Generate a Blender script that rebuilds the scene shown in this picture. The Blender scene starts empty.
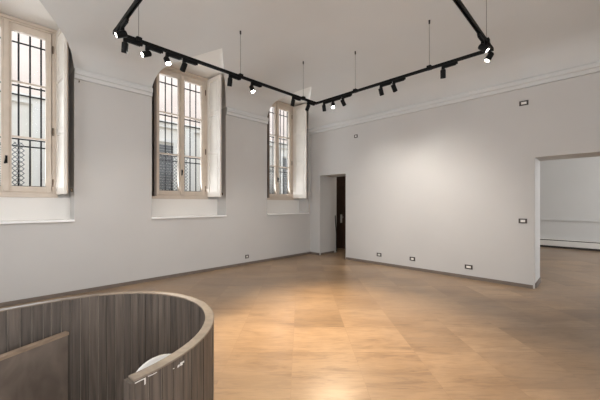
import bpy, bmesh, math, random
from mathutils import Vector, Matrix
random.seed(7)
scene = bpy.context.scene
col = scene.collection
PI = math.pi

# ------------------------------------------------------------------ sizes (metres)
XL, YB = -6.2, 6.711            # left (window) wall, far wall
XR, YN = 2.8, -2.8              # walls behind the photographer
TW = 0.65                       # masonry thickness
ZS, ZC = 3.74, 5.35             # vault springing, top of masonry
DOORH = 2.316
ZT = 3.70                       # lighting track
HALLY = 13.5
F_YAW = 0.779786
SKY, E_NEAR, E_RIGHT, E_HALL, E_LEFT, EXPO = 2.7, 95, 120, 125, 58, 0.0

# ------------------------------------------------------------------ materials
def srgb(r, g, b):
    f = lambda c: c / 12.92 if c <= .04045 else ((c + .055) / 1.055) ** 2.4
    return (f(r / 255), f(g / 255), f(b / 255), 1)

def new_mat(name):
    m = bpy.data.materials.new(name); m.use_nodes = True
    nt = m.node_tree
    return m, nt, nt.nodes['Principled BSDF']

def ramp(nt, stops):
    r = nt.nodes.new('ShaderNodeValToRGB')
    e = r.color_ramp.elements
    e[0].position, e[0].color = stops[0]
    e[1].position, e[1].color = stops[-1]
    for p, c in stops[1:-1]:
        n = e.new(p); n.color = c
    return r

def paint(name, c, var=.05, rough=.6, scale=3., bump=.0, metal=0., spec=.5):
    m, nt, b = new_mat(name)
    tc = nt.nodes.new('ShaderNodeTexCoord')
    n = nt.nodes.new('ShaderNodeTexNoise'); n.inputs['Scale'].default_value = scale; n.inputs['Detail'].default_value = 5
    nt.links.new(tc.outputs['Object'], n.inputs['Vector'])
    lo = tuple(x * (1 - var) for x in c[:3]) + (1,); hi = tuple(min(1, x * (1 + var)) for x in c[:3]) + (1,)
    r = ramp(nt, [(.3, lo), (.7, hi)])
    nt.links.new(n.outputs['Fac'], r.inputs['Fac']); nt.links.new(r.outputs['Color'], b.inputs['Base Color'])
    b.inputs['Roughness'].default_value = rough; b.inputs['Metallic'].default_value = metal
    b.inputs['Specular IOR Level'].default_value = spec
    if bump:
        bp = nt.nodes.new('ShaderNodeBump'); bp.inputs['Strength'].default_value = bump; bp.inputs['Distance'].default_value = .01
        n2 = nt.nodes.new('ShaderNodeTexNoise'); n2.inputs['Scale'].default_value = 60
        nt.links.new(tc.outputs['Object'], n2.inputs['Vector'])
        nt.links.new(n2.outputs['Fac'], bp.inputs['Height']); nt.links.new(bp.outputs['Normal'], b.inputs['Normal'])
    return m

def emit(name, c, s):
    m, nt, b = new_mat(name)
    b.inputs['Base Color'].default_value = c
    b.inputs['Emission Color'].default_value = c; b.inputs['Emission Strength'].default_value = s
    return m

def wood(name, dark, light, stretch=(18, 18, .8), rough=.55, island=.35):
    m, nt, b = new_mat(name)
    tc = nt.nodes.new('ShaderNodeTexCoord'); mp = nt.nodes.new('ShaderNodeMapping')
    mp.inputs['Scale'].default_value = stretch
    nt.links.new(tc.outputs['Object'], mp.inputs['Vector'])
    n = nt.nodes.new('ShaderNodeTexNoise'); n.inputs['Scale'].default_value = 3; n.inputs['Detail'].default_value = 6; n.inputs['Distortion'].default_value = .6
    nt.links.new(mp.outputs['Vector'], n.inputs['Vector'])
    r = ramp(nt, [(.3, dark), (.72, light)])
    nt.links.new(n.outputs['Fac'], r.inputs['Fac'])
    g = nt.nodes.new('ShaderNodeNewGeometry')
    mr = nt.nodes.new('ShaderNodeMapRange'); mr.inputs['To Min'].default_value = 1 - island; mr.inputs['To Max'].default_value = 1 + island
    nt.links.new(g.outputs['Random Per Island'], mr.inputs['Value'])
    hs = nt.nodes.new('ShaderNodeHueSaturation')
    nt.links.new(mr.outputs['Result'], hs.inputs['Value']); nt.links.new(r.outputs['Color'], hs.inputs['Color'])
    nt.links.new(hs.outputs['Color'], b.inputs['Base Color'])
    b.inputs['Roughness'].default_value = rough
    bp = nt.nodes.new('ShaderNodeBump'); bp.inputs['Strength'].default_value = .25; bp.inputs['Distance'].default_value = .004
    nt.links.new(n.outputs['Fac'], bp.inputs['Height']); nt.links.new(bp.outputs['Normal'], b.inputs['Normal'])
    return m

def floor_material():
    m, nt, b = new_mat('worn_stone_tiles')
    L = nt.links.new
    tc = nt.nodes.new('ShaderNodeTexCoord'); mp = nt.nodes.new('ShaderNodeMapping')
    mp.vector_type = 'POINT'
    mp.inputs['Rotation'].default_value = (0, 0, -F_YAW)
    mp.inputs['Location'].default_value = (.69 + .617 * 30, -3.08 + .617 * 30, 0)
    L(tc.outputs['Object'], mp.inputs['Vector'])
    br = nt.nodes.new('ShaderNodeTexBrick')
    br.offset = 0; br.squash = 1
    br.inputs['Scale'].default_value = 1; br.inputs['Brick Width'].default_value = .617; br.inputs['Row Height'].default_value = .617
    br.inputs['Mortar Size'].default_value = .0022; br.inputs['Mortar Smooth'].default_value = .3; br.inputs['Bias'].default_value = 0
    br.inputs['Color1'].default_value = (.0, .0, .0, 1); br.inputs['Color2'].default_value = (1, 1, 1, 1); br.inputs['Mortar'].default_value = (.5, .5, .5, 1)
    L(mp.outputs['Vector'], br.inputs['Vector'])
    tile = ramp(nt, [(0, FLOOR_A), (.5, FLOOR_B), (1, FLOOR_C)])
    L(br.outputs['Color'], tile.inputs['Fac'])
    # streaky veins, each running with the tile
    mv = nt.nodes.new('ShaderNodeMapping'); mv.inputs['Scale'].default_value = (1.0, 4.2, 1)
    L(mp.outputs['Vector'], mv.inputs['Vector'])
    n = nt.nodes.new('ShaderNodeTexNoise'); n.noise_dimensions = '4D'; n.inputs['Scale'].default_value = 2.2; n.inputs['Detail'].default_value = 9; n.inputs['Roughness'].default_value = .65; n.inputs['Distortion'].default_value = .8
    L(mv.outputs['Vector'], n.inputs['Vector'])
    wv = nt.nodes.new('ShaderNodeMath'); wv.operation = 'MULTIPLY'; wv.inputs[1].default_value = 7
    L(br.outputs['Color'], wv.inputs[0]); L(wv.outputs[0], n.inputs['W'])
    rr = ramp(nt, [(.3, (.60, .56, .53, 1)), (.47, (.93, .92, .91, 1)), (.55, (1., 1., 1., 1)), (.72, (1.16, 1.14, 1.12, 1))])
    L(n.outputs['Fac'], rr.inputs['Fac'])
    mx = nt.nodes.new('ShaderNodeMixRGB'); mx.blend_type = 'MULTIPLY'; mx.inputs['Fac'].default_value = .9
    L(tile.outputs['Color'], mx.inputs['Color1']); L(rr.outputs['Color'], mx.inputs['Color2'])
    # fine saw and wear streaks across the tiles
    ms2 = nt.nodes.new('ShaderNodeMapping'); ms2.inputs['Rotation'].default_value = (0, 0, .5); ms2.inputs['Scale'].default_value = (3, 26, 1)
    L(mp.outputs['Vector'], ms2.inputs['Vector'])
    n3 = nt.nodes.new('ShaderNodeTexNoise'); n3.noise_dimensions = '4D'; n3.inputs['Scale'].default_value = 1.6; n3.inputs['Detail'].default_value = 6; n3.inputs['Distortion'].default_value = 1.2
    L(ms2.outputs['Vector'], n3.inputs['Vector']); L(wv.outputs[0], n3.inputs['W'])
    r3 = ramp(nt, [(.3, (.74, .72, .70, 1)), (.5, (1, 1, 1, 1)), (.72, (1.14, 1.13, 1.12, 1))])
    L(n3.outputs['Fac'], r3.inputs['Fac'])
    mx3 = nt.nodes.new('ShaderNodeMixRGB'); mx3.blend_type = 'MULTIPLY'; mx3.inputs['Fac'].default_value = .7
    L(mx.outputs['Color'], mx3.inputs['Color1']); L(r3.outputs['Color'], mx3.inputs['Color2']); mx = mx3
    # broad darker patches of foot wear
    n4 = nt.nodes.new('ShaderNodeTexNoise'); n4.inputs['Scale'].default_value = 1.1; n4.inputs['Detail'].default_value = 5; n4.inputs['Distortion'].default_value = .5
    mw = nt.nodes.new('ShaderNodeMapping'); mw.inputs['Scale'].default_value = (.7, 1.6, 1); mw.inputs['Location'].default_value = (3.3, 1.2, 0)
    L(mp.outputs['Vector'], mw.inputs['Vector']); L(mw.outputs['Vector'], n4.inputs['Vector'])
    r4 = ramp(nt, [(.32, (.70, .66, .62, 1)), (.52, (1, 1, 1, 1)), (.7, (1.1, 1.09, 1.08, 1))])
    L(n4.outputs['Fac'], r4.inputs['Fac'])
    mx4 = nt.nodes.new('ShaderNodeMixRGB'); mx4.blend_type = 'MULTIPLY'; mx4.inputs['Fac'].default_value = .8
    L(mx.outputs['Color'], mx4.inputs['Color1']); L(r4.outputs['Color'], mx4.inputs['Color2']); mx = mx4
    # worn greyish areas
    n2 = nt.nodes.new('ShaderNodeTexNoise'); n2.inputs['Scale'].default_value = .55; n2.inputs['Detail'].default_value = 3
    L(tc.outputs['Object'], n2.inputs['Vector'])
    r2 = ramp(nt, [(.42, (0, 0, 0, 1)), (.68, (.55, .55, .55, 1))])
    L(n2.outputs['Fac'], r2.inputs['Fac'])
    mg = nt.nodes.new('ShaderNodeMixRGB'); mg.inputs['Color2'].default_value = srgb(142, 124, 108)
    L(r2.outputs['Color'], mg.inputs['Fac']); L(mx.outputs['Color'], mg.inputs['Color1'])
    mo = nt.nodes.new('ShaderNodeMixRGB'); mo.inputs['Color2'].default_value = srgb(140, 112, 86)
    ms = nt.nodes.new('ShaderNodeMath'); ms.operation = 'MULTIPLY'; ms.inputs[1].default_value = .7
    L(br.outputs['Fac'], ms.inputs[0]); L(ms.outputs[0], mo.inputs['Fac']); L(mg.outputs['Color'], mo.inputs['Color1'])
    L(mo.outputs['Color'], b.inputs['Base Color'])
    rg = nt.nodes.new('ShaderNodeMapRange'); rg.inputs['To Min'].default_value = .22; rg.inputs['To Max'].default_value = .42
    L(n.outputs['Fac'], rg.inputs['Value']); L(rg.outputs['Result'], b.inputs['Roughness'])
    b.inputs['Specular IOR Level'].default_value = .5
    bp = nt.nodes.new('ShaderNodeBump'); bp.inputs['Strength'].default_value = .12; bp.inputs['Distance'].default_value = .01
    L(n.outputs['Fac'], bp.inputs['Height']); L(bp.outputs['Normal'], b.inputs['Normal'])
    return m

FLOOR_A, FLOOR_B, FLOOR_C = srgb(146, 120, 93), srgb(156, 129, 101), srgb(170, 142, 112)

M = {}
M['wall'] = paint('grey_wall_paint', srgb(196, 193, 189), .02, .8, 1.2, .05)
M['ceiling'] = paint('ceiling_plaster', srgb(210, 209, 206), .02, .85, 1.0, .05)
M['lunette'] = paint('lit_white_plaster', srgb(234, 230, 224), .02, .8, 1.)  # niche white; on lunettes the extra white is window light painted in
M['cornice'] = paint('cornice_plaster', srgb(208, 208, 206), .02, .8, 2.)
M['hall'] = paint('hall_plaster', srgb(200, 198, 194), .02, .8, 1.)
M['floor'] = floor_material()
M['base'] = paint('taupe_skirting', srgb(112, 100, 90), .1, .6, 8)
M['cream'] = paint('cream_window_paint', srgb(210, 196, 180), .05, .5, 6)
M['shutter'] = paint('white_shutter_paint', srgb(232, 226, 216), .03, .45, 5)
M['shutter_shaded'] = paint('shaded_shutter_paint', srgb(104, 90, 78), .06, .5, 5)  # left leaves browned: shade of the jamb gap put into the colour
M['sill'] = paint('white_sill', srgb(246, 245, 242), .02, .4, 5)
M['iron'] = paint('black_iron', srgb(11, 11, 12), .2, .6, 20, spec=.2)
M['lattice'] = paint('grey_lattice_iron', srgb(96, 98, 100), .15, .6, 20)
M['brass'] = paint('aged_metal', srgb(110, 95, 78), .2, .4, 20, metal=.8)
M['black'] = paint('black_powder_coat', srgb(7, 7, 7), .15, .55, 30, spec=.2)
M['wire'] = paint('steel_wire', srgb(120, 115, 110), .05, .4, 30, metal=.6)
M['lens_off'] = paint('dark_lens_glass', srgb(40, 40, 42), .05, .15, 30)
M['inner_white'] = paint('reflector_white', srgb(235, 232, 225), .02, .4, 30)
M['board'] = wood('weathered_dark_boards', srgb(64, 56, 49), srgb(103, 91, 81), rough=.55, island=.16)
M['batten'] = wood('pale_board_joints', srgb(120, 108, 96), srgb(160, 148, 134), island=.05)
M['rail'] = wood('taupe_top_rail', srgb(114, 101, 89), srgb(140, 125, 110), stretch=(6, 6, 6), rough=.42, island=.05)
M['desk'] = wood('grey_panel_wood', srgb(96, 85, 76), srgb(128, 115, 104), stretch=(3, 3, 1.5), island=.05)
M['edge'] = wood('brown_edge_wood', srgb(136, 116, 98), srgb(168, 146, 124), stretch=(4, 4, 14), island=.05)
M['chair'] = paint('white_shell_plastic', srgb(232, 230, 224), .01, .35, 3)
M['scuff'] = paint('chipped_white_paint', srgb(226, 222, 215), .06, .7, 40)
M['steel'] = paint('chrome', srgb(190, 190, 190), .05, .25, 10, metal=1)
M['door_wood'] = wood('dark_door_wood', srgb(62, 44, 36), srgb(92, 68, 54), rough=.4, island=.1)
M['sock_dark'] = paint('dark_socket_frame', srgb(64, 57, 51), .05, .4, 10)
M['sock_white'] = paint('white_socket_module', srgb(236, 232, 226), .02, .35, 10)
M['heater'] = paint('white_enamel', srgb(214, 210, 203), .02, .4, 5)
M['dark'] = paint('dark_gap', srgb(52, 46, 42), .1, .7, 5)
M['lit'] = emit('glowing_lens', (1, .95, .86, 1), 14)
M['lit_strong'] = emit('bright_glowing_lens', (1, .95, .85, 1), 90)
M['pave'] = paint('street_paving', srgb(150, 145, 138), .1, .9, 4)
M['facade_low'] = paint('cream_render', srgb(232, 226, 216), .05, .9, 1.5)
M['facade_high'] = paint('pink_render', srgb(232, 216, 205), .06, .9, 1.5)
M['stone'] = paint('pale_stone', srgb(232, 228, 220), .05, .9, 2)
M['shade'] = paint('grey_blind', srgb(120, 120, 120), .1, .7, 5)

def glass_material():
    m = bpy.data.materials.new('window_glass'); m.use_nodes = True
    nt = m.node_tree; nt.nodes.clear()
    o = nt.nodes.new('ShaderNodeOutputMaterial'); t = nt.nodes.new('ShaderNodeBsdfTransparent')
    g = nt.nodes.new('ShaderNodeBsdfGlossy'); g.inputs['Roughness'].default_value = .02
    t.inputs['Color'].default_value = (.96, .97, .97, 1)
    mx = nt.nodes.new('ShaderNodeMixShader'); fr = nt.nodes.new('ShaderNodeFresnel'); fr.inputs['IOR'].default_value = 1.35
    nt.links.new(fr.outputs[0], mx.inputs['Fac']); nt.links.new(t.outputs[0], mx.inputs[1]); nt.links.new(g.outputs[0], mx.inputs[2])
    nt.links.new(mx.outputs[0], o.inputs['Surface'])
    return m
M['glass'] = glass_material()

# ------------------------------------------------------------------ mesh helpers
class MB:
    def __init__(self): self.bm = bmesh.new()
    def box(self, x0, x1, y0, y1, z0, z1, mat=None):
        vs = [Vector((x, y, z)) for x in (x0, x1) for y in (y0, y1) for z in (z0, z1)]
        if mat is not None: vs = [mat @ v for v in vs]
        v = [self.bm.verts.new(p) for p in vs]
        for f in ((0, 1, 3, 2), (4, 6, 7, 5), (0, 4, 5, 1), (2, 3, 7, 6), (0, 2, 6, 4), (1, 5, 7, 3)):
            self.bm.faces.new([v[i] for i in f])
        return self
    def tube(self, pts, r, n=8, cap=True):
        pts = [Vector(p) for p in pts]; rings = []
        rs = r if isinstance(r, (list, tuple)) else [r] * len(pts)
        for i, p in enumerate(pts):
            t = (pts[min(i + 1, len(pts) - 1)] - pts[max(i - 1, 0)]).normalized()
            a = t.cross(Vector((0, 0, 1)))
            if a.length < 1e-3: a = t.cross(Vector((1, 0, 0)))
            a.normalize(); b = t.cross(a)
            rings.append([self.bm.verts.new(p + (a * math.cos(2 * PI * k / n) + b * math.sin(2 * PI * k / n)) * rs[i]) for k in range(n)])
        for q, w in zip(rings, rings[1:]):
            for k in range(n): self.bm.faces.new([q[k], q[(k + 1) % n], w[(k + 1) % n], w[k]])
        if cap:
            self.bm.faces.new(rings[0][::-1]); self.bm.faces.new(rings[-1])
        return self
    def lathe(self, prof, n=20, mat=None):
        rings = []
        for r, z in prof:
            ring = [Vector((r * math.cos(2 * PI * k / n), r * math.sin(2 * PI * k / n), z)) for k in range(n)]
            if mat is not None: ring = [mat @ p for p in ring]
            rings.append([self.bm.verts.new(p) for p in ring])
        for q, w in zip(rings, rings[1:]):
            for k in range(n): self.bm.faces.new([q[k], q[(k + 1) % n], w[(k + 1) % n], w[k]])
        self.bm.faces.new(rings[0][::-1]); self.bm.faces.new(rings[-1])
        return self
    def sweep(self, path, prof, closed=False):
        """path: list of (point, out-vector) in plan; prof: closed list of (out, z)."""
        rings = [[self.bm.verts.new(Vector((p[0] + o[0] * a, p[1] + o[1] * a, z))) for a, z in prof] for p, o in path]
        m = len(prof)
        for q, w in zip(rings, rings[1:]):
            for k in range(m): self.bm.faces.new([q[k], q[(k + 1) % m], w[(k + 1) % m], w[k]])
        self.bm.faces.new(rings[0]); self.bm.faces.new(rings[-1][::-1])
        return self
    def build(self, name, mat, parent=None, smooth=False, bevel=0., loc=None, kind=None, recalc=True):
        if recalc: bmesh.ops.recalc_face_normals(self.bm, faces=self.bm.faces)
        me = bpy.data.meshes.new(name); self.bm.to_mesh(me); self.bm.free()
        if smooth:
            for p in me.polygons: p.use_smooth = True
        o = bpy.data.objects.new(name, me); col.objects.link(o)
        if mat: me.materials.append(mat)
        if parent: o.parent = parent
        if loc is not None: o.location = loc
        if bevel:
            b = o.modifiers.new('bevel', 'BEVEL'); b.width = bevel; b.segments = 2; b.limit_method = 'ANGLE'
        if kind: o['kind'] = kind
        return o

def tag(o, label, cat, group=None):
    o['label'] = label; o['category'] = cat
    if group: o['group'] = group
    return o

def empty(name, loc=(0, 0, 0), rz=0):
    o = bpy.data.objects.new(name, None); col.objects.link(o)
    o.location = loc; o.rotation_euler = (0, 0, rz); o.empty_display_size = .1
    return o

def copy_tree(o, parent=None):
    c = o.copy(); col.objects.link(c)
    if parent: c.parent = parent
    for ch in list(o.children): copy_tree(ch, c)
    return c

S = 'structure'
# ------------------------------------------------------------------ niches / windows data
NICHE = [(.14, .815), (3.0, .82), (5.835, .785)]         # centre, half width of the opening in the wall face
WINC = [.155, 2.94, 5.735]                                # centre of the casement
FH = .61                                                  # half width of the casement frame
WZ0, WZ1 = 1.66, 4.42
SILLZ = 1.235
ND = .40                                                  # depth of the niche
LD = 1.2                                                  # reach of the lunettes into the vault

# ------------------------------------------------------------------ shell
MB().box(XL - TW, XR + TW, YN - TW, YB, -.3, 0).box(XL - TW, 4.6, YB, HALLY + .3, -.3, 0).build('floor', M['floor'], kind=S)

w = MB()
w.box(XL - ND, XL, YN - TW, YB + TW, 0, SILLZ - .03)
ys = [YN - TW] + [v for c, h in NICHE for v in (c - h, c + h)] + [YB + TW]
for a, b in zip(ys[::2], ys[1::2]): w.box(XL - ND, XL, a, b, SILLZ - .03, ZS)
cuts = [YN - TW] + [v for c in WINC for v in (c - FH, c + FH)] + [YB + TW]
for a, b in zip(cuts[::2], cuts[1::2]): w.box(XL - TW, XL - ND, a, b, 0, ZC)
for c in WINC:
    w.box(XL - TW, XL - ND, c - FH, c + FH, 0, WZ0); w.box(XL - TW, XL - ND, c - FH, c + FH, WZ1, ZC)
w.build('wall_left', M['wall'], kind=S)

w = MB()
AX0, AX1, BX0, BX1 = -5.818, -4.905, -.83, .75
for a, b in ((XL - TW, AX0), (AX1, BX0), (BX1, XR + TW)): w.box(a, b, YB, YB + TW, 0, ZC)
for a, b in ((AX0, AX1), (BX0, BX1)): w.box(a, b, YB, YB + TW, DOORH, ZC)
w.build('wall_far', M['wall'], kind=S)

def wall_with_windows(name, axis, at, t, lo, hi, opens, z0, z1, mat):
    m = MB(); pos = lo
    def b(a, c, za, zb):
        if axis == 'y': m.box(a, c, min(at, at + t), max(at, at + t), za, zb)
        else: m.box(min(at, at + t), max(at, at + t), a, c, za, zb)
    for a, c in opens:
        b(pos, a, 0, ZC); b(a, c, 0, z0); b(a, c, z1, ZC); pos = c
    b(pos, hi, 0, ZC)
    return m.build(name, mat, kind=S)
NEAR_OPEN = [(-5.0, -3.6), (-1.6, -.2)]  # unseen windows added to bring light into the room
RIGHT_OPEN = [(-1.6, -.2), (1.6, 3.0)]  # also added and unseen, lighting the room from the right
wall_with_windows('wall_near', 'y', YN, -TW, XL - TW, XR + TW, NEAR_OPEN, 1.2, 3.5, M['wall'])
wall_with_windows('wall_right', 'x', XR, TW, YN, YB, RIGHT_OPEN, 1.2, 3.5, M['wall'])
# hall seen through the wide opening, closet seen through the narrow one
MB().box(-3.2, 4.6, HALLY, HALLY + .3, 0, ZC).build('wall_hall_far', M['hall'], kind=S)
MB().box(-3.3, -3.0, YB + TW, HALLY, 0, ZC).build('wall_hall_left', M['hall'], kind=S)
wall_with_windows('wall_hall_right', 'x', 4.2, .4, YB + TW, HALLY, [(8.2, 9.6), (11, 12.6)], 1.0, 3.3, M['hall'])  # unseen window openings added to light the hall
MB().box(-3.2, 4.6, YB + TW, HALLY + .3, 3.9, 4.1).build('ceiling_hall', M['hall'], kind=S)
MB().box(XL - .4, AX0, YB + TW, 7.49, 0, 3.2).build('wall_closet_return', M['hall'], kind=S)
MB().box(XL - TW, -3.3, 8.3, 8.5, 0, ZC).build('wall_closet_far', M['hall'], kind=S)
MB().box(XL - TW, XL - .4, YB + TW, 8.3, 0, ZC).build('wall_closet_left', M['hall'], kind=S)
MB().box(XL - TW, -3.3, YB + TW, 8.5, 3.2, 3.4).build('ceiling_closet', M['hall'], kind=S)
MB().box(XL - TW - .2, XR + TW + .2, YN - TW - .2, YB + TW, ZC, ZC + .2).box(XL - TW - .2, 4.8, YB + TW, HALLY + .5, ZC, ZC + .2).build('ceiling_light_stop', M['ceiling'], kind=S)  # unseen slab added over the vault to stop sky leaking in

# ------------------------------------------------------------------ vaulted ceiling with lunettes
VR = 3.0
def rise(d):
    d = min(d, VR)
    return .34 * (1 - math.exp(-d / .09)) + .30 * d * (1 - d / 8)
VH = rise(VR)
def cove(x, y):
    u = 0
    for d in (x - XL, YB - y, XR - x, y - YN):
        d = max(0, d)
        u += (1 - rise(d) / VH) ** 4
    return ZS + VH * (1 - min(1, u ** .25))
APEX = [.14, 3.0, 5.45]
def mid(k, d): return NICHE[k][0] + (APEX[k] - NICHE[k][0]) * max(0, d) / LD
def half(k, d): return NICHE[k][1] * max(0, 1 - d / LD)
bm = bmesh.new()
NS, NI = 22, 10
ds = [LD * (i / NS) ** 2 for i in range(NS + 1)]
edges = [[], [], [], []]
def interval(q, d):
    lo = YN if q == 0 else mid(q - 1, d) + half(q - 1, d)
    hi = YB if q == 3 else mid(q, d) - half(q, d)
    return lo, hi
lastrow = []
for q in range(4):
    rows = []
    for d in ds:
        lo, hi = interval(q, d)
        f = [(i / NI) for i in range(NI + 1)]
        if q == 3: f = [1 - (1 - t) ** 2 for t in f]
        if q == 0: f = [t * t for t in f]
        rows.append([bm.verts.new((XL + d, lo + (hi - lo) * t, cove(XL + d, lo + (hi - lo) * t))) for t in f])
    for a, b in zip(rows, rows[1:]):
        for i in range(NI): bm.faces.new((a[i], b[i], b[i + 1], a[i + 1]))
    lastrow += rows[-1] if q == 0 else rows[-1][1:]
W = XR - XL - LD
xs = [XL + LD + W * i / 26 for i in range(1, 22)] + [XR - (W * 5 / 26) * (1 - t) ** 2 for t in [j / 10 for j in range(1, 11)]]
prev = lastrow
for x in xs:
    row = [bm.verts.new((x, v.co.y, cove(x, v.co.y))) for v in lastrow]
    for i in range(len(row) - 1): bm.faces.new((prev[i], row[i], row[i + 1], prev[i + 1]))
    prev = row
bmesh.ops.recalc_face_normals(bm, faces=bm.faces)
m = MB(); m.bm.free(); m.bm = bm
ceil = m.build('ceiling', M['ceiling'], smooth=True, kind=S, recalc=False)
# lunette vaults over the three windows
CROWN = 4.45
apexz = [cove(XL + LD, c) for c in APEX]
for k, (c, h) in enumerate(NICHE):
    m = MB(); rows = []
    dd = [-ND - .02, -.2] + ds
    for d in dd:
        hw = h if d < 0 else half(k, d)
        e0 = ZS if d < 0 else cove(XL + d, mid(k, d) - hw); e1 = ZS if d < 0 else cove(XL + d, mid(k, d) + hw)
        cr = CROWN + (apexz[k] - CROWN) * max(0, d / LD) ** 2
        row = []
        for i in range(29):
            th = PI * i / 28
            t = -math.copysign(abs(math.cos(th)) ** (.25), math.cos(th)); 
            e = e0 + (e1 - e0) * (t + 1) / 2
            z = e + max(0, cr - e) * (max(0, 1 - abs(t) ** 8)) ** .125
            row.append(m.bm.verts.new((XL + d, mid(k, d) + hw * t, z)))
        rows.append(row)
    for a, b in zip(rows, rows[1:]):
        for i in range(28):
            try: m.bm.faces.new((a[i], b[i], b[i + 1], a[i + 1]))
            except ValueError: pass
    bmesh.ops.remove_doubles(m.bm, verts=m.bm.verts, dist=1e-5)
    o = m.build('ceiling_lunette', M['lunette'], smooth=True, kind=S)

# cornice: three stepped fillets
CP = [(0, 3.572), (.035, 3.574), (.04, 3.635), (.06, 3.645), (.066, 3.70), (.05, 3.735), (0, 3.74)]
def cornice(name, path): MB().sweep(path, CP).build(name, M['cornice'], kind=S)
cornice('trim_1', [((AX0 - .385, YB), (0, -1)), ((XR, YB), (0, -1))])
for n, (a, b) in enumerate([(YN, NICHE[0][0] - NICHE[0][1]), (NICHE[0][0] + NICHE[0][1], NICHE[1][0] - NICHE[1][1]), (NICHE[1][0] + NICHE[1][1], NICHE[2][0] - NICHE[2][1])]):
    cornice('trim_%d' % (n + 2), [((XL, a), (1, 0)), ((XL, b), (1, 0))])
cornice('trim_5', [((XL, YN), (0, 1)), ((XR, YN), (0, 1))])
cornice('trim_6', [((XR, YN), (-1, 0)), ((XR, YB), (-1, 0))])

# skirting boards
BH = .062
MB().box(XL, XL + .015, YN, YB, 0, BH).build('baseboard_left', M['base'], kind=S)
m = MB()
for a, b in ((XL, AX0 - .02), (AX1 + .02, BX0 - .025), (BX1, XR)): m.box(a, b, YB - .015, YB, 0, BH)
m.box(AX0, AX0 + .015, YB + .03, YB + TW, 0, BH).box(BX0, BX0 + .015, YB + .05, YB + TW, 0, BH + .03)
m.box(AX1 - .015, AX1, YB + .03, YB + TW, 0, BH)
m.build('baseboard_far', M['base'], kind=S)
MB().box(XL, XR, YN, YN + .015, 0, BH).build('baseboard_near', M['base'], kind=S)
MB().box(XR - .015, XR, YN, YB, 0, BH).build('baseboard_right', M['base'], kind=S)
MB().box(-3.0, 4.2, HALLY - .05, HALLY, .93, .965).box(-3.0, 4.2, HALLY - .01, HALLY, .90, .93).build('trim_7', M['hall'], kind=S)

# ------------------------------------------------------------------ the three window niches
def sash_mesh(y0, y1, z0, z1, st, sb, x0, x1):
    m = MB()
    m.box(x0, x1, y0, y0 + st, z0, z1).box(x0, x1, y1 - st, y1, z0, z1)
    m.box(x0, x1, y0 + st, y1 - st, z0, z0 + sb).box(x0, x1, y0 + st, y1 - st, z1 - sb, z1)
    return m
def shutter_mesh(wd, z0, z1, t):
    """leaf in the local YZ... runs along +x from 0 to wd, thickness along y."""
    m = MB(); s = .07; hgt = z1 - z0
    m.box(0, s, 0, t, z0, z1).box(wd - s, wd, 0, t, z0, z1)
    rails = [z0, z0 + .09, z0 + hgt * .36, z0 + hgt * .36 + .07, z0 + hgt * .68, z0 + hgt * .68 + .07, z1 - .09, z1]
    for a, b in zip(rails[::2], rails[1::2]): m.box(s, wd - s, 0, t, a, b)
    for a, b in zip(rails[1::2], rails[2::2]):
        m.box(s, wd - s, t * .3, t * .7, a, b)
        m.box(s + .03, wd - s - .03, t * .12, t * .88, a + .03, b - .03)
    return m
PLACE = ['nearest the curved counter', 'in the middle of the wall', 'next to the corner doorway']
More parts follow.
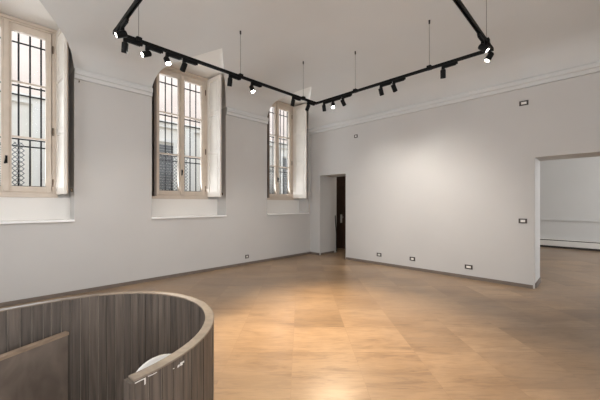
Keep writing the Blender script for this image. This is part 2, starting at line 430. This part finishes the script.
for k, (c, h) in enumerate(NICHE):
    wc = WINC[k]
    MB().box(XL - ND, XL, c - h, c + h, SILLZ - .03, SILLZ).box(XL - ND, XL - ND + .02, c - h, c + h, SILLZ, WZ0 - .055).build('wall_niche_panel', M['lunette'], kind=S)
    MB().box(XL - .03, XL + .035, c - h - .01, c + h + .005, SILLZ - .03, SILLZ + .004).build('trim_%d' % (8 + k), M['sill'], bevel=.004, kind=S)
    root = empty('window_%d' % (k + 1), (XL - ND, wc, WZ0)); root['kind'] = S
    root['label'] = 'cream double casement window in a deep niche, ' + PLACE[k]
    def part(mb, name, mat, parent=root, **kw):
        bmesh.ops.translate(mb.bm, verts=mb.bm.verts, vec=Vector((-(XL - ND), -wc, -WZ0)))
        return mb.build(name, mat, parent, **kw)
    X0, X1 = XL - ND - .07, XL - ND + .01
    fr = sash_mesh(wc - FH, wc + FH, WZ0, WZ1, .055, .06, X0, X1)
    for q0, q1 in ((wc - FH + .05, wc - FH + .085), (wc + FH - .085, wc + FH - .05)): fr.box(X0 - .02, X0 + .012, q0, q1, WZ0, WZ1)
    fr.box(X0 - .02, X0 + .012, wc - FH + .05, wc + FH - .05, WZ1 - .1, WZ1).box(X0 - .02, X0 + .012, wc - FH + .05, wc + FH - .05, WZ0, WZ0 + .08)
    fr.box(X0, X1 + .035, wc - FH - .02, wc + FH + .02, WZ0 - .055, WZ0 + .002)           # bottom rail with drip nose
    fr.box(X1 - .01, X1 + .02, wc - FH - .03, wc - FH + .02, WZ0, WZ1).box(X1 - .01, X1 + .02, wc + FH - .02, wc + FH + .03, WZ0, WZ1)
    fr.box(X1 - .01, X1 + .025, wc - FH - .03, wc + FH + .03, WZ1 - .03, WZ1 + .02)
    part(fr, 'window_frame', M['cream'], bevel=.004)
    g0, g1 = 1.78, 4.24
    for sgn in (-1, 1):
        ya, yb = (wc - FH + .062, wc - .004) if sgn < 0 else (wc + .004, wc + FH - .062)
        inner, outer = .058, .073
        sm = MB(); xs0, xs1 = X0 + .015, X1 + .012
        ga, gb = (ya + outer, yb - inner) if sgn < 0 else (ya + inner, yb - outer)
        sm.box(xs0, xs1, ya, ga, WZ0 + .03, WZ1 - .07).box(xs0, xs1, gb, yb, WZ0 + .03, WZ1 - .07)
        sm.box(xs0, xs1, ga, gb, WZ0 + .03, g0).box(xs0, xs1, ga, gb, g1, WZ1 - .07)
        for z in (2.565, 3.44): sm.box(xs0 + .01, xs1 - .012, ga, gb, z - .014, z + .014)
        if sgn > 0: sm.box(xs1, xs1 + .018, wc - .03, wc + .03, WZ0 + .04, WZ1 - .05)     # meeting cover strip
        so = part(sm, 'sash', M['cream'], bevel=.004)
        gp = MB().box(X0 + .04, X0 + .044, ga, gb, g0, g1); part(gp, 'glass_pane', M['glass'], so)
        if sgn > 0:
            hm = MB().tube([(xs1 + .01, wc, 2.19), (xs1 + .05, wc, 2.19)], .008).box(xs1 + .016, xs1 + .024, wc - .014, wc + .014, 2.13, 2.25)
            hm.tube([(xs1 + .05, wc, 2.23), (xs1 + .055, wc - .005, 2.19), (xs1 + .05, wc - .02, 2.12)], .012)
            part(hm, 'handle', M['black'], so)
        yh = wc + sgn * (FH - .045)
        for z in (1.86, 2.72, 4.1):
            hg = MB().tube([(xs1 + .012, yh, z - .05), (xs1 + .012, yh, z + .05)], .011)
            hg.lathe([(.006, z - .075), (.013, z - .062), (.006, z - .05)], 10, Matrix.Translation((xs1 + .012, yh, 0)))
            part(hg, 'hinge', M['brass'], so)
    # folded shutters: right leaf stands out into the room, left leaf lies in the splay
    for sgn in (1, -1):
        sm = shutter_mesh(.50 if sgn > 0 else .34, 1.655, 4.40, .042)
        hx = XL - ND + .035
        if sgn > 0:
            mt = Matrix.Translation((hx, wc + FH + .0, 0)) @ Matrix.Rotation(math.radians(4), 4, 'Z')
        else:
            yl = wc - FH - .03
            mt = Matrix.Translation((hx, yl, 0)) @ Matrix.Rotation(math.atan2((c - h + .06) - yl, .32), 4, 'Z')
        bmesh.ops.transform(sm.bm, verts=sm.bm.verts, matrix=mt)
        sh = part(sm, 'shutter', M['shutter'] if sgn > 0 else M['shutter_shaded'], bevel=.003)
        if sgn > 0:
            pm = MB().box(hx + .05, hx + .44, wc + FH + .065, wc + FH + .10, 1.665, 4.36)   # second leaf folded behind the first
            part(pm, 'folded_leaf', M['cream'], sh)
            km = MB().box(hx + .2, hx + .24, c + h - .025, c + h, 1.70, 1.76)
            part(km, 'shutter_catch', M['brass'])
    # iron grille standing in the outer reveal
    gx = XL - .585
    gr = empty('window_grille', (gx, wc, WZ0))
    tag(gr, 'black iron bar grille outside the window ' + PLACE[k], 'grille', 'iron grilles outside the windows')
    def gpart(mb, name, mat):
        bmesh.ops.translate(mb.bm, verts=mb.bm.verts, vec=Vector((-gx, -wc, -WZ0)))
        return mb.build(name, mat, gr)
    n = 0
    y = wc - FH + .055
    while y < wc + FH - .02:
        gpart(MB().tube([(gx, y, WZ0), (gx, y, WZ1)], .0125, 8), 'upright_bar', M['iron']); y += .141
    for z in (1.785, 2.445, 2.56, 3.285, 3.432, 4.137):
        gpart(MB().box(gx - .008, gx + .008, wc - FH, wc + FH, z - .011, z + .011), 'cross_bar', M['iron'])
    lm = MB(); y0, y1, z0, z1 = wc - FH, wc + .22, 1.70, (2.50 if k != 1 else 2.56)
    st = .075; cnt = int((y1 - y0 + z1 - z0) / st) + 2
    for i in range(cnt):
        for sg in (1, -1):
            # diagonal u + v = i*st clipped to the rectangle
            s0 = i * st
            a = max(0, s0 - (z1 - z0)); b = min(y1 - y0, s0)
            if b - a < .01: continue
            p = [(gx + .03, (y0 + u) if sg > 0 else (y1 - u), z0 + s0 - u) for u in (a, b)]
            lm.tube(p, .006, 5)
    gpart(lm, 'diamond_lattice', M['lattice'])

# ------------------------------------------------------------------ doors
dr = empty('door_1', (-5.9, 8.26, 0)); dr['kind'] = S
m = MB().box(-.62, .62, 0, .04, 0, 2.9)
for a, b in ((.12, 1.0), (1.2, 2.1), (2.25, 2.8)):
    for p, q in ((-.5, -.06), (.06, .5)): m.box(p, q, -.012, .005, a, b)
m.build('door_leaf', M['door_wood'], dr, bevel=.004)
m = MB().box(-.34, -.27, -.02, -.005, .86, 1.14).tube([(-.305, -.01, 1.06), (-.305, -.06, 1.06)], .01).tube([(-.305, -.06, 1.06), (-.19, -.065, 1.055)], .01)
m.tube([(-.305, -.015, .92), (-.305, -.05, .92)], .012)
m.build('door_handle', M['inner_white'], dr)
m = MB().tube([(-5.806, 7.41, 1.14), (-5.80, 7.42, .9), (-5.78, 7.44, .6), (-5.795, 7.46, .25), (-5.80, 7.47, .03)], .013)
tag(m.build('hanging_cable', M['black'], smooth=True), 'black cable hanging down the white reveal of the narrow corner doorway', 'cable')

# heater along the foot of the hall wall
ht = empty('baseboard_heater', (.4, HALLY, 0))
tag(ht, 'long white baseboard heater along the far hall wall seen through the wide opening', 'heater')
MB().box(-3.0, 3.4, -.09, -.0, .07, .25).build('casing', M['heater'], ht, bevel=.006)
MB().box(-3.0, 3.4, -.085, -.0, .25, .275).build('top_slot', M['dark'], ht)
MB().box(-3.0, 3.4, -.10, 0, .275, .30).build('top_cover', M['heater'], ht, bevel=.004)
MB().box(-3.0, 3.4, -.06, 0, 0, .07).build('toe_gap', M['dark'], ht)

# ------------------------------------------------------------------ sockets and switches
def socket(name, loc, rz, label, cat, wd=.125, hh=.085, group=None, mods=1):
    r = empty(name, loc, rz); tag(r, label, cat, group)
    m = sash_mesh(-wd / 2, wd / 2, -hh / 2, hh / 2, .028, .022, 0, .012)
    m.build('cover_frame', M['sock_dark'], r, bevel=.002)
    iw = wd - .056; 
    for i in range(mods):
        a = -iw / 2 + iw * i / mods
        MB().box(0, .009, a + .001, a + iw / mods - .001, -hh / 2 + .022, hh / 2 - .022).build('module', M['sock_white'], r)
    return r
FZ = -PI / 2
G = 'small wall sockets'
socket('wall_socket', (XL, 4.41, .20), 0, 'small low socket on the window wall below the middle and corner windows', 'socket', .10, group=G)
socket('wall_socket', (-3.89, YB, .245), FZ, 'low wall socket nearest the narrow corner doorway on the far wall', 'socket', group=G)
socket('wall_socket', (-3.045, YB, .25), FZ, 'middle one of three low sockets along the far wall', 'socket', group=G)
socket('wall_socket', (-1.885, YB, .235), FZ, 'low wall socket nearest the wide opening on the far wall', 'socket', .14, group=G, mods=2)
socket('light_switch', (-1.0, YB, 1.19), FZ, 'light switch at hand height beside the wide opening', 'switch', .125)
socket('wall_socket', (-.985, YB, 3.305), FZ, 'wall plate high under the cornice above the wide opening', 'socket', .135, group=G, mods=2)
socket('wall_socket', (-4.57, YB, 3.27), FZ, 'small wall plate high under the cornice near the corner doorway', 'socket', .10, group=G)
hk = MB().tube([(XL, 1.02, 3.53), (XL + .03, 1.02, 3.53), (XL + .035, 1.02, 3.55)], .008)
tag(hk.build('wall_hook', M['brass']), 'tiny metal hook in the wall just under the cornice beside the nearest window', 'hook')

# ------------------------------------------------------------------ lighting track
TX0, TX1, TY0, TY1 = -4.443, -1.110, 1.113, 5.003
tr = empty('lighting_track', ((TX0 + TX1) / 2, (TY0 + TY1) / 2, ZT))
tag(tr, 'rectangular black lighting track hung on thin wires below the vaulted ceiling', 'track')
ox, oy = -(TX0 + TX1) / 2, -(TY0 + TY1) / 2
def tp(mb, name, mat, **kw):
    bmesh.ops.translate(mb.bm, verts=mb.bm.verts, vec=Vector((ox, oy, -ZT)))
    return mb.build(name, mat, tr, **kw)
def railbox(x0, x1, y0, y1):
    m = MB(); 
    # channel: top web, two sides, leaving an open slot below
    m.box(x0, x1, y0, y1, ZT + .006, ZT + .022)
    if x1 - x0 > y1 - y0:
        m.box(x0, x1, y0, y0 + .012, ZT - .020, ZT + .008); m.box(x0, x1, y1 - .012, y1, ZT - .020, ZT + .008)
    else:
        m.box(x0, x0 + .012, y0, y1, ZT - .020, ZT + .008); m.box(x1 - .012, x1, y0, y1, ZT - .020, ZT + .008)
    return m
hw = .021
tp(railbox(TX0 - hw, TX0 + hw, TY0 + hw, TY1 - hw), 'rail', M['black'])
tp(railbox(TX1 - hw, TX1 + hw, TY0 + hw, TY1 - hw), 'rail', M['black'])
tp(railbox(TX0 + hw, TX1 - hw, TY0 - hw, TY0 + hw), 'rail', M['black'])
tp(railbox(TX0 + hw, TX1 - hw, TY1 - hw, TY1 + hw), 'rail', M['black'])
for x in (TX0, TX1):
    for y in (TY0, TY1):
        sx, sy = (1 if x == TX0 else -1), (1 if y == TY0 else -1)
        m = MB().box(x - .0235, x + .0235, y - .0235, y + .0235, ZT - .022, ZT + .024)
        m.box(min(x, x + sx * .09), max(x, x + sx * .09), y - .0235, y + .0235, ZT - .0205, ZT + .025)
        m.box(x - .0235, x + .0235, min(y, y + sy * .09), max(y, y + sy * .09), ZT - .0205, ZT + .025)
        tp(m, 'corner_joint', M['black'], bevel=.004)
for x, y in ((TX0, 1.393), (TX0, 3.027), (TX0, 4.591), (-3.424, TY1), (-1.987, TY1), (TX1, 4.735), (TX1, 2.870), (TX1, 1.435), (-3.0, TY0)):
    zc = cove(x, y)
    m = MB().box(x - .036, x + .036, y - .036, y + .036, ZT - .02, ZT + .045)
    cl = tp(m, 'wire_clamp', M['black'], bevel=.006)
    m = MB().tube([(x, y, ZT + .04), (x, y, zc - .03)], .0035, 6)
    tp(m, 'suspension_wire', M['wire'])
    m = MB().lathe([(.006, zc - .06), (.012, zc - .055), (.014, zc + .004), (.003, zc + .006)], 12, Matrix.Translation((x, y, 0)))
    tp(m, 'ceiling_anchor', M['dark'])

# spotlights: adapter on the rail, stem, swivelling head with a lens
def make_spot():
    r = empty('track_spotlight')
    m = MB().box(-.02, .19, -.017, .017, -.066, -.020)
    m.box(.15, .215, -.015, .015, -.055, -.022)
    m.build('adapter', M['black'], r, bevel=.004)
    MB().tube([(0, 0, -.062), (0, 0, -.125)], .013, 10).box(-.020, .020, -.020, .020, -.085, -.062).build('stem', M['black'], r)
    R, L = .040, .130
    hd = MB().lathe([(.012, .055), (R - .006, .050), (R, .042), (R, -L + .055), (R - .004, -L + .050), (R - .006, -L + .068), (.002, -L + .070)], 20)
    h = hd.build('lamp_head', M['black'], r, smooth=False)
    h.location = (0, 0, -.135)
    for i in range(3):
        pass
    MB().lathe([(.002, -L + .064), (R - .008, -L + .064), (R - .008, -L + .060), (.002, -L + .060)], 20).build('lens', M['lens_off'], h)
    return r, h
proto, phead = make_spot()
proto_used = False
def place_spot(pos, adir, aim, lens, label, beam=None):
    global proto_used
    if not proto_used: r = proto; proto_used = True
    else: r = copy_tree(proto)
    r.location = (pos[0], pos[1], ZT - .003); r.rotation_euler = (0, 0, adir)
    tag(r, label, 'spotlight', 'black spotlights on the lighting track')
    head = [c for c in r.children if c.name.startswith('lamp_head')][0]
    v = Vector(aim).normalized()
    loc = Matrix.Rotation(-adir, 3, 'Z') @ v
    head.rotation_euler = loc.to_track_quat('-Z', 'Y').to_euler()
    ln = head.children[0]
    ln.data = ln.data.copy(); ln.data.materials[0] = M[lens or 'lens_off']
    if beam:
        en, ang, blend, colr = beam
        d = bpy.data.lights.new('spot_beam', 'SPOT'); d.energy = en; d.spot_size = math.radians(ang); d.spot_blend = blend
        d.color = colr; d.shadow_soft_size = .03
        o = bpy.data.objects.new('spot_beam', d); col.objects.link(o)
        o.location = Vector((pos[0], pos[1], ZT - .135)) + v * .09
        o.rotation_euler = v.to_track_quat('-Z', 'Y').to_euler()
U = PI / 2
WARM = (1, .73, .40); NEUT = (1, .95, .89)
XA, YA = TX0, TY1
FB = (600, 56, 1., WARM)
WB = (75, 88, 1., NEUT)
place_spot((-4.142, TY0), 0, (-.1, -.97, -.5), 'lit', 'spotlight tucked in the near left corner of the track, lens glowing', (25, 60, 1, NEUT))
place_spot((XA, 1.226), U, (-.45, .05, -1), None, 'small spotlight first along the window-side rail, hanging almost straight down', (50, 70, 1, NEUT))
place_spot((XA, 1.499), U, (.1, -1, -.55), 'lit', 'spotlight turned sideways showing a pale glowing lens, beside the dazzling one', (25, 60, 1, NEUT))
place_spot((XA, 1.771), U, (2.55, .1, -3.5), 'lit_strong', 'dazzling spotlight shining out in front of the middle window', FB)
place_spot((XA, 2.022), U, (-.75, -.1, -1), None, 'spotlight tilted towards the top of the middle window, lens hidden', (25, 60, 1, NEUT))
place_spot((XA, 2.817), U, (-.35, .1, -1), None, 'spotlight to the right of the middle window, hanging with a slight tilt', (50, 70, 1, NEUT))
place_spot((XA, 3.271), U, (1.95, -.2, -3.5), 'lit_strong', 'spotlight halfway along the window-side rail with a small glowing lens', FB)
place_spot((XA, 4.291), U, (-.4, .1, -1), None, 'spotlight in front of the corner window, tilted to the left', (40, 70, 1, NEUT))
place_spot((XA, 4.736), U, (-.35, -.2, -1), None, 'spotlight last on the window-side rail just before the far corner of the track', (40, 70, 1, NEUT))
place_spot((-4.223, YA), 0, (-.05, .25, -1), None, 'spotlight just right of the far track corner, hanging straight', (50, 75, 1, NEUT))
place_spot((-3.978, YA), 0, (1.35, -1.6, -3.4), 'lit_strong', 'dazzling spotlight near the far corner of the track', (680, 60, 1, (1, .83, .6)))
place_spot((-3.721, YA), 0, (.1, .75, -1), None, 'spotlight tilted towards the far wall, right of the dazzling corner one', WB)
place_spot((-2.863, YA), 0, (0, .5, -1), None, 'straight hanging spotlight, left one of the pair in the middle of the far rail', WB)
place_spot((-2.61, YA), 0, (.1, .75, -1), None, 'tilted spotlight, right one of the pair in the middle of the far rail', WB)
place_spot((-1.773, YA), 0, (-.15, .45, -1), None, 'lone spotlight on the right stretch of the far rail, hanging straight', (70, 75, 1, NEUT))
place_spot((TX1, 4.56), -U, (.75, .05, -.8), 'lit', 'square looking spotlight on the right hand rail, inside the track corner', (30, 60, 1, NEUT))
place_spot((TX1, 4.897), -U, (-.35, -.45, -.9), 'lit', 'spotlight at the right hand corner of the track with a white lit lens', (30, 60, 1, NEUT))

# ------------------------------------------------------------------ curved reception counter (U open towards the camera side)
CX, CY, CR, CH, CT = -1.901, .272, .655, .86, .045
rc = empty('reception_counter', (CX, CY, 0))
tag(rc, 'U-shaped curved counter of narrow dark wooden boards in the left foreground', 'counter')
path = []                                   # inner face path with outward directions, local coords
LEFT_END, RIGHT_END = -1.25, .07
n = 38
s = LEFT_END
while s < -1e-6: path.append(((-CR, s), (-1, 0))); s += .055
for i in range(n + 1):
    a = PI - (PI - .13) * i / n
    path.append(((CR * math.cos(a), CR * math.sin(a)), (math.cos(a), math.sin(a))))
pts = [p for p, o in path]
m = MB(); core = []
for (p0, o0), (p1, o1) in zip(path, path[1:]):
    p0, p1, o0, o1 = Vector(p0), Vector(p1), Vector(o0), Vector(o1)
    g = .035
    a, b = p0.lerp(p1, g), p0.lerp(p1, 1 - g)
    oa, ob = o0.lerp(o1, g).normalized(), o0.lerp(o1, 1 - g).normalized()
    j = random.uniform(-.0012, .0012)
    for lo, hi in ((j, .017 + j), (CT - .017 + j, CT + j)):     # inner board and outer board
        v = []
        for z in (0.004, CH - .007):
            for q in (a + oa * lo, b + ob * lo, b + ob * hi, a + oa * hi): v.append(m.bm.verts.new((q.x, q.y, z)))
        for f in ((3, 2, 1, 0), (4, 5, 6, 7), (0, 1, 5, 4), (1, 2, 6, 5), (2, 3, 7, 6), (3, 0, 4, 7)): m.bm.faces.new([v[i] for i in f])
m.build('boards', M['board'], rc)
MB().sweep(path, [(.003, 0), (CT - .003, 0), (CT - .003, CH - .008), (.003, CH - .008)]).build('joint_strips', M['batten'], rc)
MB().sweep(path, [(-.002, CH - .007), (CT + .002, CH - .007), (CT + .002, CH - .002), (CT, CH), (0, CH), (-.002, CH - .002)]).build('top_rail', M['rail'], rc)

pe, oe = Vector(path[-1][0]), Vector(path[-1][1])
te = Vector((oe.y, -oe.x))
mt = Matrix(((oe.x, te.x, 0, pe.x), (oe.y, te.y, 0, pe.y), (0, 0, 1, 0), (0, 0, 0, 1)))
MB().box(-.001, CT + .001, -.002, .016, 0, CH - .007, mt).build('end_post', M['board'], rc, bevel=.002)
# chipped white paint on the outside of the right arm
def chip(a0, a1, z0, z1):
    m = MB(); k = max(2, int((a1 - a0) / 1.2)); lo = []; hi = []
    for i in range(k + 1):
        a = math.radians(a0 + (a1 - a0) * i / k); r = CR + CT + .0028
        jz = random.uniform(-.0015, .0015)
        lo.append((r * math.cos(a), r * math.sin(a), z0 + jz)); hi.append((r * math.cos(a), r * math.sin(a), z1 + jz))
    for i in range(k):
        q = [m.bm.verts.new(p) for p in (lo[i], lo[i + 1], hi[i + 1], hi[i])]; m.bm.faces.new(q)
    m.build('paint_chip', M['scuff'], rc)
chip(7.6, 10.6, CH - .014, CH - .010); chip(10.4, 10.8, CH - .035, CH - .010); chip(11.5, 14.5, CH - .013, CH - .010)
chip(22.6, 23.6, CH - .042, CH - .033); chip(23.8, 25.0, CH - .044, CH - .030); chip(25.0, 25.8, CH - .038, CH - .030); chip(20.6, 21.2, CH - .036, CH - .032)

# panel standing inside the counter
A, B = Vector((-2.49, .343)), Vector((-2.13, -.46))
d = (B - A).normalized(); nrm = Vector((-d.y, d.x)); Lp = (B - A).length
dp = empty('desk_panel', (A.x, A.y, 0), math.atan2(d.y, d.x))
tag(dp, 'grey wooden panel with a brown top edge standing inside the curved counter', 'panel')
MB().box(0, Lp, -.014, .014, 0, .642).build('board', M['desk'], dp)
MB().box(-.004, Lp + .004, -.02, .02, .642, .662).build('top_edge', M['edge'], dp, bevel=.002)

# white round-backed chair behind the right arm
cb = Vector((-1.634, .634)); nv = Vector((.931, -.365)).normalized()
ch = empty('chair', (cb.x - nv.x * .17, cb.y - nv.y * .17, 0), math.atan2(nv.y, nv.x))
tag(ch, 'white chair with a rounded backrest, just peeking over the end of the curved counter', 'chair')
m = MB(); R0 = .166
prof = [(.002, .022), (.06, .020), (.12, .012), (R0 - .01, .0), (R0, -.006), (R0 - .004, -.016), (R0 - .016, -.014), (.12, -.002), (.06, .006), (.002, .008)]
m.lathe(prof, 40, Matrix.Translation((.155, 0, .530)) @ Matrix.Rotation(PI / 2 - .06, 4, 'Y'))
m.build('backrest', M['chair'], ch, smooth=True)
MB().lathe([(.002, .35), (.14, .35), (.165, .356), (.17, .367), (.162, .376), (.13, .372), (.002, .366)], 32).build('seat', M['chair'], ch, smooth=True)
MB().tube([(.12, 0, .355), (.165, 0, .37), (.180, 0, .42), (.176, 0, .52)], .012).build('back_support', M['steel'], ch)
for a in (.8, 2.35, 3.93, 5.5):
    MB().tube([(.10 * math.cos(a), .10 * math.sin(a), .352), (.165 * math.cos(a), .165 * math.sin(a), 0.004)], [.013, .010]).build('leg', M['steel'], ch)

# ------------------------------------------------------------------ street outside
MB().box(-15, XL - TW, -12, 24, -.6, -.5).build('ground', M['pave'], kind=S)
FX = -10.6
fb = empty('facade_building', (FX, 4, -.5))
tag(fb, 'pink and cream rendered building across the street, seen through the barred windows', 'building')
def fp(mb, name, mat, parent=fb):
    bmesh.ops.translate(mb.bm, verts=mb.bm.verts, vec=Vector((-FX, -4, .5)))
    return mb.build(name, mat, parent)
fp(MB().box(FX - .5, FX, -8, 20, -.5, 4.15), 'lower_wall', M['facade_low'])
fp(MB().box(FX - .5, FX, -8, 20, 4.15, 9.5), 'upper_wall', M['facade_high'])
fp(MB().box(FX, FX + .08, -8, 20, 4.1, 4.25).box(FX, FX + .14, -8, 20, 4.25, 4.32), 'string_course', M['stone'])
for y in (-3.2, .9, 5.0, 9.1, 13.2):
    fp(MB().box(FX, FX + .1, y - .16, y + .16, -.5, 4.1), 'pilaster', M['stone'])
for y, z0, z1, hwid in ((-.9, 1.2, 3.3, .45), (4.0, 1.9, 3.6, .42), (6.9, 1.4, 3.6, .5), (9.9, 1.4, 3.7, .4), (-.9, 5.0, 7.4, .5), (3.0, 5.2, 7.4, .5), (6.9, 5.0, 7.4, .5), (10.8, 5.0, 7.4, .5)):
    f = fp(sash_mesh(y - hwid - .12, y + hwid + .12, z0 - .12, z1 + .12, .12, .12, FX, FX + .07), 'window_surround', M['stone'])
    g = MB()
    for i in range(int((z1 - z0) / .09)): g.box(FX + .005, FX + .03, y - hwid, y + hwid, z0 + i * .09, z0 + i * .09 + .075)
    fp(g, 'blind', M['shade'], f)

# plain casements in the added unseen windows behind and beside the photographer
for k, (a, b) in enumerate(NEAR_OPEN):
    m = sash_mesh(a, b, 1.2, 3.5, .07, .07, -.03, .03)
    m.box(-.03, .03, (a + b) / 2 - .05, (a + b) / 2 + .05, 1.2, 3.5)
    o = m.build('window_%d' % (4 + k), M['cream'], kind=S); o.rotation_euler = (0, 0, -PI / 2)
    o.location = (0, YN - .3, 0)
    for v in o.data.vertices: v.co.y = v.co.y
for k, (a, b) in enumerate(RIGHT_OPEN):
    m = sash_mesh(a, b, 1.2, 3.5, .07, .07, XR + .27, XR + .33)
    m.box(XR + .27, XR + .33, (a + b) / 2 - .05, (a + b) / 2 + .05, 1.2, 3.5)
    m.build('window_%d' % (6 + k), M['cream'], kind=S)

# ------------------------------------------------------------------ light
wd = bpy.data.worlds.new('sky'); scene.world = wd; wd.use_nodes = True
nt = wd.node_tree; bg = nt.nodes['Background']
tc = nt.nodes.new('ShaderNodeTexCoord'); sp = nt.nodes.new('ShaderNodeSeparateXYZ')
nt.links.new(tc.outputs['Generated'], sp.inputs[0])
r = ramp(nt, [(0, (.55, .53, .5, 1)), (.5, (.9, .92, .96, 1)), (1, (.78, .87, 1, 1))])
mr = nt.nodes.new('ShaderNodeMapRange'); mr.inputs['From Min'].default_value = -1; mr.inputs['From Max'].default_value = 1
nt.links.new(sp.outputs['Z'], mr.inputs['Value']); nt.links.new(mr.outputs['Result'], r.inputs['Fac']); nt.links.new(r.outputs['Color'], bg.inputs['Color'])
bg.inputs['Strength'].default_value = SKY

def portal(loc, rot, sx, sy):
    d = bpy.data.lights.new('sky_portal', 'AREA'); d.shape = 'RECTANGLE'; d.size = sx; d.size_y = sy
    d.cycles.is_portal = True
    o = bpy.data.objects.new('sky_portal', d); col.objects.link(o); o.location = loc; o.rotation_euler = rot
def opening_fill(loc, rot, sx, sy, e, c=(.93, .96, 1)):  # area lamps added outside the openings to brighten the rooms
    d = bpy.data.lights.new('window_fill_lamp', 'AREA'); d.shape = 'RECTANGLE'; d.size = sx; d.size_y = sy; d.energy = e; d.color = c
    o = bpy.data.objects.new('window_fill_lamp', d); col.objects.link(o); o.location = loc; o.rotation_euler = rot
for a, b in NEAR_OPEN: opening_fill(((a + b) / 2, YN - .5, 2.35), (PI / 2 - .35, 0, 0), b - a, 2.3, E_NEAR)
for a, b in RIGHT_OPEN: opening_fill((XR + .5, (a + b) / 2, 2.35), (PI / 2 - .35, 0, PI / 2), b - a, 2.3, E_RIGHT)
for a, b in ((8.2, 9.6), (11, 12.6)): opening_fill((4.5, (a + b) / 2, 2.15), (PI / 2, 0, PI / 2), b - a, 2.3, E_HALL)
for c in WINC: opening_fill((XL - TW - .25, c, 2.9), (PI / 2 + .45, 0, -PI / 2), 1.2, 2.5, E_LEFT)  # added lamps, tilted up to brighten the lunettes

d = bpy.data.lights.new('closet_fill', 'POINT'); d.energy = 12; d.color = (1, .9, .8); d.shadow_soft_size = .08  # unseen fill added so the closet door does not go black
o = bpy.data.objects.new('closet_fill', d); col.objects.link(o); o.location = (-4.2, 7.8, 3.0)

# ------------------------------------------------------------------ camera
cam = bpy.data.cameras.new('camera'); co = bpy.data.objects.new('camera', cam); col.objects.link(co)
cam.sensor_width = 36; cam.lens = 304.48 / 600 * 36; cam.shift_y = 3.72 / 600; cam.clip_start = .02
co.location = (0, 0, 1.5); co.rotation_euler = (PI / 2, 0, F_YAW)
scene.camera = co
vs = scene.view_settings
vs.view_transform = 'Standard'; vs.look = 'None'; vs.gamma = 1; vs.use_curve_mapping = False; vs.exposure = EXPO
